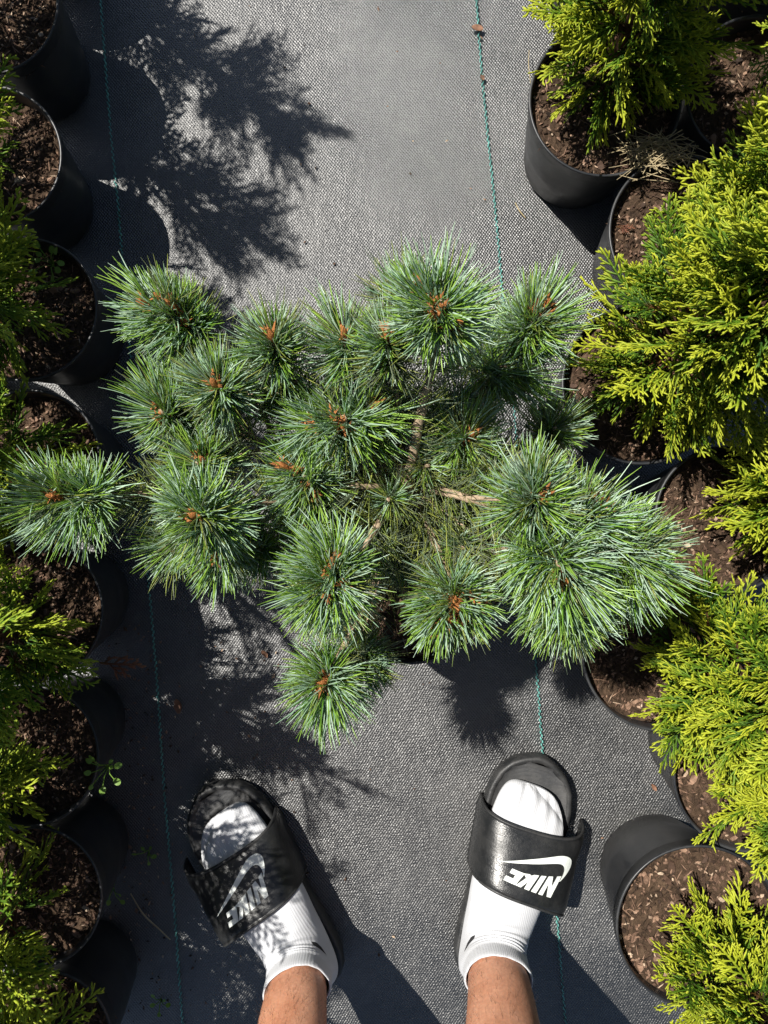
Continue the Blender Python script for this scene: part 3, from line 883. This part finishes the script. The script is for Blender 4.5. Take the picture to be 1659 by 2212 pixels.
def build_person():
    root = thing('person', 'person in white ankle socks and black slide sandals standing at the bottom edge', 'person', (P(829, 2080, 0).x, P(829, 2080, 0).y, 0))
    ro = Vector(root.location)
    body = MB(); hair = MB()
    specs = {-1: (P(442, 1702, .022), math.radians(33.5)), 1: (P(1174, 1634, .022), math.radians(-18.0))}
    for side, (toe, ang) in specs.items():
        rot = Matrix.Rotation(ang, 4, 'Z')
        dirv = rot @ Vector((0, 1, 0))
        heel = Vector((toe.x, toe.y, 0)) - dirv * SL
        M4 = Matrix.Translation(heel - ro) @ rot
        mir = foot_local(side)
        fx = lambda p: mir(Vector(p))
        # ---- sandal: sole body with rounded edge
        tab = SOLE
        sole = MB(); n_y = 40
        ys = [SL * (1 - math.cos(math.pi * i / n_y)) / 2 for i in range(n_y + 1)]
        outl = [(interp(tab, y, 2), y) for y in ys] + [(interp(tab, y, 1), y) for y in ys[::-1][1:-1]]
        def offs(d):
            res = []; m = len(outl)
            for i in range(m):
                a, b = Vector(outl[i - 1]), Vector(outl[(i + 1) % m]); t = (b - a).normalized(); nn = Vector((t.y, -t.x))
                res.append(Vector(outl[i]) + nn * d)
            return res
        def thick(y): return .026 + .006 * max(0, 1 - y / .12) + .003 * max(0, (y - .25) / .06)
        rings = []
        for d, zf in ((-.006, 0.0), (-.002, .06), (.0, .25), (.0008, .6), (-.0005, .9), (-.003, 1.0), (-.0065, .985), (-.010, .86)):
            rings.append([fx((q.x, q.y, max(.0015, thick(q.y) * zf))) for q in offs(d)])
        if side < 0: rings = [r[::-1] for r in rings]
        loft(sole, rings, 0, True, False)
        so = obj('slide_sandal', sole.mesh('slide_sandal', M['sole']), root); so.matrix_local = M4
        so['label'] = 'black slide sandal on the right, fully sunlit' if side > 0 else 'black slide sandal on the left, in dappled shade'
        # ---- footbed with ridges at the toe
        bed = MB(); ny, nx = 120, 22; vs = []
        for j in range(ny + 1):
            y = .011 + (SL - .022) * j / ny
            a, b = interp(tab, y, 1) + .0085, interp(tab, y, 2) - .0085
            if a > b: a = b = (a + b) / 2
            for i in range(nx + 1):
                u = i / nx; x = a + (b - a) * u
                e = min(u, 1 - u) * (b - a)
                ey = min(y - .011, SL - .011 - y)
                lip = .004 * math.exp(-min(e, ey) / .004)
                rd = math.hypot(x * 1.0, y - .232)
                ridge = .0007 * math.sin(rd * 2 * math.pi / .0055) if y > .232 else .0003 * math.sin(y * 2 * math.pi / .006)
                vs.append(fx((x, y, thick(y) * .86 - .0005 + lip + ridge)))
        fs = []
        for j in range(ny):
            for i in range(nx):
                q = (j * (nx + 1) + i, j * (nx + 1) + i + 1, (j + 1) * (nx + 1) + i + 1, (j + 1) * (nx + 1) + i)
                fs.append(q if side > 0 else q[::-1])
        bed.add(vs, fs)
        obj('footbed', bed.mesh('footbed', M['bed']), so)
        # ---- padded strap
        def strap_pt(u, y, grow=0.0):
            """u -1 (inner) .. 1 (outer)"""
            a0, b0 = interp(tab, y, 1) - .0030 - .003 * max(0, .2 - y) / .07, interp(tab, y, 2) + .0185 + .012 * max(0, .2 - y) / .07
            cx = (a0 + b0) / 2; hw = (b0 - a0) / 2
            th = (1 - u) * math.pi / 2
            zt = float(np.interp(y, [.10, .124, .142, .165, .19, .215, .24, .26], [.114, .1060, .0980, .0890, .0805, .0735, .0690, .066]))
            cs, sn = math.cos(th), math.sin(th)
            x = cx + (hw + grow) * (abs(cs) ** .74) * (1 if cs > 0 else -1) - .006 * sn
            z = .006 + (zt - .006 + grow) * (abs(sn) ** .62)
            return Vector((x, y, z))
        def yfront(u): return .236 - .010 * (1 - u * u) + .004 * u
        def yback(u): return .139 - .004 * u + .008 * (1 - u * u) - .012 * max(0, u) ** 2
        st = MB(); nu, nv = 48, 22
        outer, inner = [], []
        for j in range(nv + 1):
            v = j / nv
            for i in range(nu + 1):
                u = -1 + 2 * i / nu
                y = yback(u) + (yfront(u) - yback(u)) * v
                e = min(v, 1 - v) * .1
                puff = .0022 * (1 - math.exp(-e / .006)) - .0008 * math.exp(-((e - .006) / .0012) ** 2)
                outer.append(fx(strap_pt(u, y, .0018 + puff))); inner.append(fx(strap_pt(u, y, -.0006)))
        W = nu + 1; NN = len(outer); fs = []
        for j in range(nv):
            for i in range(nu):
                q = (j * W + i, j * W + i + 1, (j + 1) * W + i + 1, (j + 1) * W + i)
                fs.append(q[::-1] if side > 0 else q); fs.append(tuple(k + NN for k in (q if side > 0 else q[::-1])))
        def edge(idx):
            for a, b in zip(idx[:-1], idx[1:]): fs.append((a, b, b + NN, a + NN))
        edge([i for i in range(W)]); edge([nv * W + i for i in range(W)]); edge([j * W for j in range(nv + 1)]); edge([j * W + nu for j in range(nv + 1)])
        st.add(outer + inner, fs)
        obj('strap', st.mesh('strap', M['strap']), so)
        # piping along both strap edges
        pp = MB()
        for yf in (yfront, yback):
            tube(pp, [fx(strap_pt(u, yf(u), .0008)) for u in np.linspace(-1, 1, 44)], .0021, 6)
        obj('strap_piping', pp.mesh('strap_piping', M['sole']), so)
        # ---- print: letters and the curved tick, read from the toe side
        us = np.linspace(-1, 1, 801); cache = {}
        def on_strap(x, y):
            """x: world-handed across the foot, y along; find the strap surface there"""
            xl = x * side; key = round(y * 2500)
            if key not in cache:
                pts = [strap_pt(u, key / 2500, .0046) for u in us[40:-40:16]]
                cache[key] = ([p.x for p in pts], [p.z for p in pts])
            xs, zs = cache[key]
            return Vector((x, y, float(np.interp(xl, xs, zs))))
        def poly_fill(pts2, z0):
            """ear clipping through blender's tessellator, split fine so that it follows the strap"""
            from mathutils.geometry import tessellate_polygon
            tri = tessellate_polygon([[Vector((p[0], p[1], 0)) for p in pts2]])
            T = [tuple(Vector(pts2[i][:2]) for i in t) for t in tri]
            for _ in range(9):
                new = []; again = False
                for a, b, c in T:
                    e = [((a - b).length, 0), ((b - c).length, 1), ((c - a).length, 2)]
                    m, k = max(e)
                    if m > .6:
                        again = True
                        if k == 0: q = (a + b) / 2; new += [(a, q, c), (q, b, c)]
                        elif k == 1: q = (b + c) / 2; new += [(a, b, q), (a, q, c)]
                        else: q = (c + a) / 2; new += [(a, b, q), (q, b, c)]
                    else: new.append((a, b, c))
                T = new
                if not again: break
            return T
        lc = (0.017, .187) if side > 0 else (-0.010, .187)
        rl = math.radians(-3 if side > 0 else 6)
        S = .0090
        def place(q):          # logo plane (reading upright) -> foot, turned half round
            x, y = (q[0] - .5) * S, (q[1] - .55) * S
            x, y = x * math.cos(rl) - y * math.sin(rl), x * math.sin(rl) + y * math.cos(rl)
            return on_strap(lc[0] - x, lc[1] - y)
        sw_pts = [tuple(p[:2]) for p in catmull([(5.6, 1.35), (1.2, .02), (-1.6, -.86), (-2.9, -1.02), (-3.55, -.55), (-3.6, .25), (-3.2, 1.15)], 6)] + \
                 [tuple(p[:2]) for p in catmull([(-3.25, 1.2), (-4.05, .2), (-4.55, -.9), (-4.35, -1.75), (-3.5, -2.15), (-2.2, -2.0), (.2, -1.05), (5.6, 1.3)], 6)][1:-1]
        def letters():
            sh = .30; h = 2.9; y0 = .35
            def q(x0, pts): return [(x0 + (px) + sh * py * h, y0 + py * h) for px, py in pts]
            w = .62
            N = q(-3.35, [(0, 0), (w, 0), (w, .58), (1.28, 0), (1.9, 0), (1.9, 1), (1.28, 1), (1.28, .44), (w, 1), (0, 1)])
            I = q(-1.10, [(0, 0), (.72, 0), (.72, 1), (0, 1)])
            K = q(-.05, [(0, 0), (.68, 0), (.68, .38), (1.3, 0), (2.15, 0), (1.18, .56), (1.95, 1), (1.18, 1), (.68, .66), (.68, 1), (0, 1)])
            E = q(1.95, [(0, 0), (1.75, 0), (1.75, .22), (.68, .22), (.68, .40), (1.5, .40), (1.5, .61), (.68, .61), (.68, .78), (1.7, .78), (1.7, 1), (0, 1)])
            return [N, I, K, E]
        def solid(name, poly):
            mb = MB()
            for tri in poly_fill(poly, 0):
                mb.add([place((p.x, p.y)) for p in tri], [(0, 1, 2)])
            # low side walls so that the print stands proud
            m = len(poly); top = [place(p) for p in poly]; bot = [p - Vector((0, 0, .0012)) for p in top]
            mb.add(top + bot, [(i, (i + 1) % m, m + (i + 1) % m, m + i) for i in range(m)])
            return obj(name, mb.mesh(name, M['print'], False), so)
        solid('printed_tick', sw_pts)
        # the letters are cut by the tail of the tick: raise them along it
        def clip(poly):
            out = []
            for (x, y) in poly:
                lim = .42 + (x + 3.4) * .20 if y < 1.2 else -9
                out.append((x, max(y, lim)))
            return out
        for lt in letters(): solid('printed_letter', clip(lt))
        # ---- sock
        NR = 48
        rows = [tuple(r) for r in catmull(FOOT, 3)]
        sk = MB(); rings = []
        for i, row in enumerate(rows):
            ring = foot_ring(row, NR)
            f = i / (len(rows) - 1)
            for k, p in enumerate(ring):
                # valley behind the big toe, toe knuckles
                if p.y > .22 and p.z > .042:
                    g = math.exp(-((p.x + .016) / .0035) ** 2) * min(1, (p.y - .22) / .03); p.z -= .006 * g
                    p.z += .002 * math.sin((p.x - .01) * 2 * math.pi / .017) * min(1, (p.y - .22) / .03) * (1 if p.x > -.008 else 0)
                    if p.x > -.012: p.y -= .35 * (p.x + .012) * min(1, max(0, (p.y - .24) / .03))
                # creases across the instep and the ankle
                if p.z > .07:
                    am = .0016 * max(0, min(1, (f - .50) / .12)) * max(0, min(1, (.93 - f) / .1))
                    sgn = math.sin(f * 78 + 1.7 * math.sin(p.x * 60 + f * 9))
                    p += Vector((0, .7, .7)) * am * sgn * max(0, min(1, (p.y - .05) / .04))
            rings.append([fx(p) for p in ring])
        # turned cuff: a slightly thicker band, then back inside
        last = rows[-1]
        for dz, g in ((.006, .0012), (.012, .0018), (.017, .0014), (.0185, .0002), (.017, -.0015), (.004, -.0022)):
            dz += .005
            row = (last[0] - dz * .12, last[1] + dz, last[2] + dz * .1, last[3] + dz, last[4], last[5])
            ring = foot_ring(row, NR, g)
            rings.append([fx(p + Vector((0, 0, .0007 * math.sin(k * 1.9)))) for k, p in enumerate(ring)])
        if side < 0: rings = [r[::-1] for r in rings]
        loft(sk, rings, 0, True, False)
        sock = obj('sock', sk.mesh('sock', M['sock']), root); sock.matrix_local = M4
        sock['label'] = 'white sock on the foot at right' if side > 0 else 'white sock on the foot at left'
        sub = sock.modifiers.new('sub', 'SUBSURF'); sub.levels = 1; sub.render_levels = 1
        # small dark tick knitted into the inner ankle
        mk = MB(); pr = [(0, 0), (.35, .12), (.6, .35), (.95, 1.0), (.45, .55), (.12, .3)]
        row = rows[int(len(rows) * .80)]
        def ank(q):
            f = .70 + .16 * q[1]; r_ = rows[min(len(rows) - 1, int(f * (len(rows) - 1)))]
            c = Vector((r_[5], (r_[0] + r_[2]) / 2, (r_[1] + r_[3]) / 2)); up = Vector((0, r_[0] - r_[2], r_[1] - r_[3])) / 2
            t = math.radians(180 - 34 + q[0] * 30)
            return fx(c + Vector(((r_[4] + .0007) * math.cos(t), 0, 0)) + up * (math.sin(t) * 1.02))
        mk.add([ank(q) for q in pr], [(0, 1, 5), (1, 4, 5), (1, 2, 4), (2, 3, 4)])
        obj('knitted_tick', mk.mesh('knitted_tick', M['mark']), sock)
        # ---- the leg above the sock (part of one body mesh)
        lean = LEAN[side]
        wrot = rot
        prof = [(.085, .029, .033, .065), (.12, .0305, .035, .065), (.16, .0335, .0385, .063), (.20, .036, .042, .060), (.26, .043, .050, .054), (.32, .049, .057, .050), (.38, .049, .057, .050), (.43, .047, .053, .055),
                (.47, .050, .056, .060), (.51, .054, .060, .062), (.56, .058, .065, .060), (.64, .067, .074, .055), (.74, .077, .084, .050), (.84, .083, .092, .045), (.93, .080, .095, .04)]
        lrings = []
        hipx = (.085 if side > 0 else -.085)
        for (z, hx, hy, cy) in prof:
            g = max(0, z - .14)
            c = (M4 @ Vector((0, cy, 0))) + Vector((lean[0] * g * 1.1, lean[1] * g * 1.3, z))
            hx *= 1.17 if z < .3 else 1.05
            lrings.append([c + (wrot.to_3x3() @ Vector((hx * math.cos(2 * math.pi * k / 28), hy * math.sin(2 * math.pi * k / 28) * (1 + .0), 0))) for k in range(28)])
        loft(body, lrings, 0, True, True)
        hr = random.Random(side + 9)
        for _ in range(420):
            i = hr.choice((1, 2, 2, 3, 3, 4)); k = hr.randrange(28); f = hr.random()
            p = lrings[i][k].lerp(lrings[i + 1][k], f); p = p.lerp(lrings[i][(k + 1) % 28].lerp(lrings[i + 1][(k + 1) % 28], f), hr.random())
            cen = sum(lrings[i], Vector()) / 28; o_ = (p - cen); o_.z = 0; o_.normalize()
            d_ = (o_ * .5 + Vector((hr.gauss(0, .3), hr.gauss(0, .3), -.8))).normalized(); l_ = hr.uniform(.006, .013)
            tube(hair, [p - o_ * .0006, p + d_ * l_ * .5 + o_ * .001, p + d_ * l_], [.00011, .00009, .00004], 3, 0, False)
        top_c = sum(lrings[-1], Vector()) / 28
        specs[side] = (toe, ang, top_c)
    # pelvis joins both legs; shorts cover it
    a, b = specs[-1][2], specs[1][2]; mid = (a + b) / 2
    tube(body, [a + Vector((-.03, 0, 0)), a, mid + Vector((0, 0, .03)), b, b + Vector((.03, 0, 0))], [.05, .085, .1, .085, .05], 16)
    bo = obj('body', body.mesh('body', M['skin']), root)
    sub = bo.modifiers.new('sub', 'SUBSURF'); sub.levels = 1; sub.render_levels = 1
    ho = obj('leg_hair', hair.mesh('leg_hair', M['hair']), bo); ho['kind'] = 'stuff'
    sh = MB()
    for c, s in ((a, -1), (b, 1)):
        ln = LEAN[s]; rings = []
        for z, rx, ry in ((.50, .095, .10), (.52, .096, .101), (.65, .105, .108), (.80, .112, .118), (.93, .112, .125), (1.0, .10, .115)):
            dz = z - .93
            cc = Vector((c.x + ln[0] * dz * 1.1, c.y + ln[1] * dz * 1.3, z))
            rings.append([cc + Vector((rx * math.cos(t), ry * math.sin(t), 0)) for t in np.linspace(0, 2 * math.pi, 25)[:-1]])
        loft(sh, rings, 0, False, True)
    obj('shorts', sh.mesh('shorts', M['shorts']), root)
build_person()

# ------------------------------------------------------------------ small litter and weeds
def flat_leaf(name, label, cat, px, py, z, L, W, ang, mat, curl=.3, group=None, seed=0):
    r = random.Random(seed); mb = MB(); n = 8; vs = []
    for i in range(n + 1):
        s = i / n; w = W * math.sin(math.pi * min(1, s * .92 + .06)) ** .8 * r.uniform(.85, 1.1)
        zc = curl * L * (s - .5) ** 2
        vs += [(-w, L * (s - .5), zc + w * .35), (0, L * (s - .5), zc), (w, L * (s - .5), zc + w * .35)]
    vs += [(x, y, zz + .0007) for x, y, zz in vs]
    fs = []; m = (n + 1) * 3
    for i in range(n):
        for k in range(2):
            q = (i * 3 + k, i * 3 + k + 1, i * 3 + 4 + k, i * 3 + 3 + k); fs.append(q[::-1]); fs.append(tuple(j + m for j in q))
    mb.add(vs, fs)
    p = P(px, py, z)
    return tag(obj(name, mb.mesh(name, mat), None, p, (0, 0, ang)), label, cat, group)

def strand(name, label, cat, pts, rad, mat, group=None):
    c = P(*pts[len(pts) // 2]); mb = MB()
    cv = catmull([tuple(P(*p) - c) for p in pts], 6)
    tube(mb, cv, [rad * (1 - .6 * abs(i / (len(cv) - 1) - .4)) for i in range(len(cv))], 5)
    return tag(obj(name, mb.mesh(name, mat), None, c), label, cat, group)

flat_leaf('bark_flake', 'brown flake of bark lying on the upper right turquoise thread', 'bark', 1031, 61, .002, .016, .0045, 1.35, M['dryleaf'], .1, seed=1)
flat_leaf('bark_flake', 'small dark bark crumb beside the right thread near the top pot', 'bark', 1042, 168, .002, .008, .003, .4, M['stem'], .1, seed=2)
flat_leaf('dry_leaf', 'curled orange brown dry leaf left of the lowest pine tuft', 'leaf', 385, 1524, .004, .020, .0055, .2, M['dryleaf'], .8, seed=3)
flat_leaf('dry_leaf', 'small pale dry leaf on the fabric beside the lower left pine tufts', 'leaf', 572, 1412, .003, .012, .0035, .7, M['dryleaf'], .6, seed=4)
flat_leaf('dry_leaf', 'tiny tan leaf on the fabric between right sandal and pots', 'leaf', 1412, 1700, .002, .011, .0026, .6, M['dryleaf'], .4, seed=5)
strand('grass_stalk', 'curved dry stalk lying beside the left turquoise thread', 'straw', [(282, 1930, .002), (310, 1975, .004), (345, 2008, .004), (368, 2030, .002)], .0011, M['straw'])
strand('grass_stalk', 'short pale straw on sunlit fabric right of the right thread', 'straw', [(1113, 438, .002), (1122, 455, .004), (1136, 472, .002)], .0010, M['straw'])
strand('grass_stalk', 'fine straw standing beside the upper right pot wall', 'straw', [(1143, 108, .01), (1142, 140, .02), (1146, 180, .03)], .0006, M['straw'])

def grass_clump():
    mb = MB(); r = random.Random(5); c = P(1412, 335, .160)
    for i in range(130):
        a = r.gauss(2.75, .9); L = r.uniform(.018, .055); o = Vector((r.gauss(0, .022), r.gauss(0, .012), r.uniform(-.004, .012)))
        d = Vector((math.cos(a), math.sin(a) * .7, r.gauss(0, .25))); k = Vector((r.gauss(0, .3), r.gauss(0, .3), -.25))
        tube(mb, [o - d * L * .5, o + k * L * .1, o + d * L * .5 + k * L * .3], [.0006, .0006, .0003], 4, 0, False)
    o = obj('dry_grass', mb.mesh('dry_grass', M['straw']), None, c)
    tag(o, 'tangled clump of dry grass at the rim between the upper right pots', 'grass')
    o['kind'] = 'stuff'
grass_clump()

def weed(label, px, py, z, n, rl, seed, h=.012):
    r = random.Random(seed); t = thing('weed', label, 'weed', P(px, py, z)); sm = MB()
    lm = MB(); k = 12
    vs = [(0, 0, 0)] + [(math.cos(2 * math.pi * i / k) * .8, 1 + math.sin(2 * math.pi * i / k), .12 * math.sin(4 * math.pi * i / k)) for i in range(k)]
    vs[0] = (0, 1, -.08)
    lm.add(vs, [(0, 1 + i, 1 + (i + 1) % k) for i in range(k)])
    me = lm.mesh('leaf', M['weed'])
    for i in range(n):
        a = i * 2.4 + r.uniform(-.4, .4); d = Vector((math.cos(a), math.sin(a), r.uniform(.3, 1.0))).normalized()
        e = d * r.uniform(.5, 1.2) * h * 1.6
        tube(sm, [(0, 0, -h), tuple(e * .5), tuple(e)], .0006, 4, 0, False)
        s = rl * r.uniform(.7, 1.15)
        obj('leaf', me, t, e, (r.gauss(.15, .3), r.gauss(0, .3), a - math.pi / 2), (s, s, s))
    obj('stalk', sm.mesh('stalk', M['weed']), t)
weed('small pale green weed with round leaves on soil of a left pot', 108, 566, .145, 9, .0052, 1)
weed('bright clover like weed hanging over a left pot rim', 228, 1660, .165, 9, .0042, 2)
weed('tiny weed seedling on shaded fabric left of the left sandal', 318, 1842, .006, 7, .0036, 3, .008)
weed('little weed with two tone leaves beside the lowest left pots', 240, 1925, .01, 6, .0034, 4, .01)
weed('tiny seedling on dark fabric near the bottom left corner', 345, 2165, .006, 5, .0032, 5, .008)

def dead_spray(label, px, py, z, d, s):
    o = obj('dead_spray', DEAD); o.matrix_local = frame_matrix(P(px, py, z), Vector(d), Vector((.1, .1, 1)), s)
    tag(o, label, 'dead twig')
dead_spray('rust red dead conifer spray lying between left pots', 215, 1432, .10, (1, -.15, -.15), 1.0)
dead_spray('orange brown dead spray on soil under the right pine tufts', 1325, 1350, .145, (1, .1, .1), .6)
dead_spray('rusty dead sprig on soil of the pot below the dry grass', 1330, 490, .142, (1, -.2, .1), .4)

def crumbs():
    mb = MB(); r = random.Random(77)
    for i in range(420):
        if r.random() < .62: px, py = r.gauss(305, 38), r.uniform(1350, 2212)
        elif r.random() < .5: px, py = r.gauss(470, 90), r.uniform(1300, 2212)
        else: px, py = r.uniform(420, 1330), r.uniform(0, 2212)
        c = P(px, py, 0.0005); L = r.uniform(.0010, .0032) * (1.5 if r.random() < .1 else 1); W = L * r.uniform(.3, .7)
        rot = Matrix.Rotation(r.uniform(0, 6.28), 3, 'Z') @ Matrix.Rotation(r.gauss(0, .3), 3, 'X')
        q = [(-L, 0, -.0006), (0, -W, -.0006), (L, 0, -.0004), (0, W, -.0006), (-L * .6, -W * .2, .0011), (L * .55, W * .15, .0009)]
        mb.add([rot @ Vector(p) + c for p in q], [(0, 1, 4), (1, 5, 4), (1, 2, 5), (2, 3, 5), (3, 4, 5), (3, 0, 4)], 0, [r.random() ** .7] * 6)
    o = obj('bark_crumbs', mb.mesh('bark_crumbs', M['chip'], False)); o['kind'] = 'stuff'
    tag(o, 'scattered bark crumbs on the fabric, thickest beside the left pots', 'litter')
crumbs()
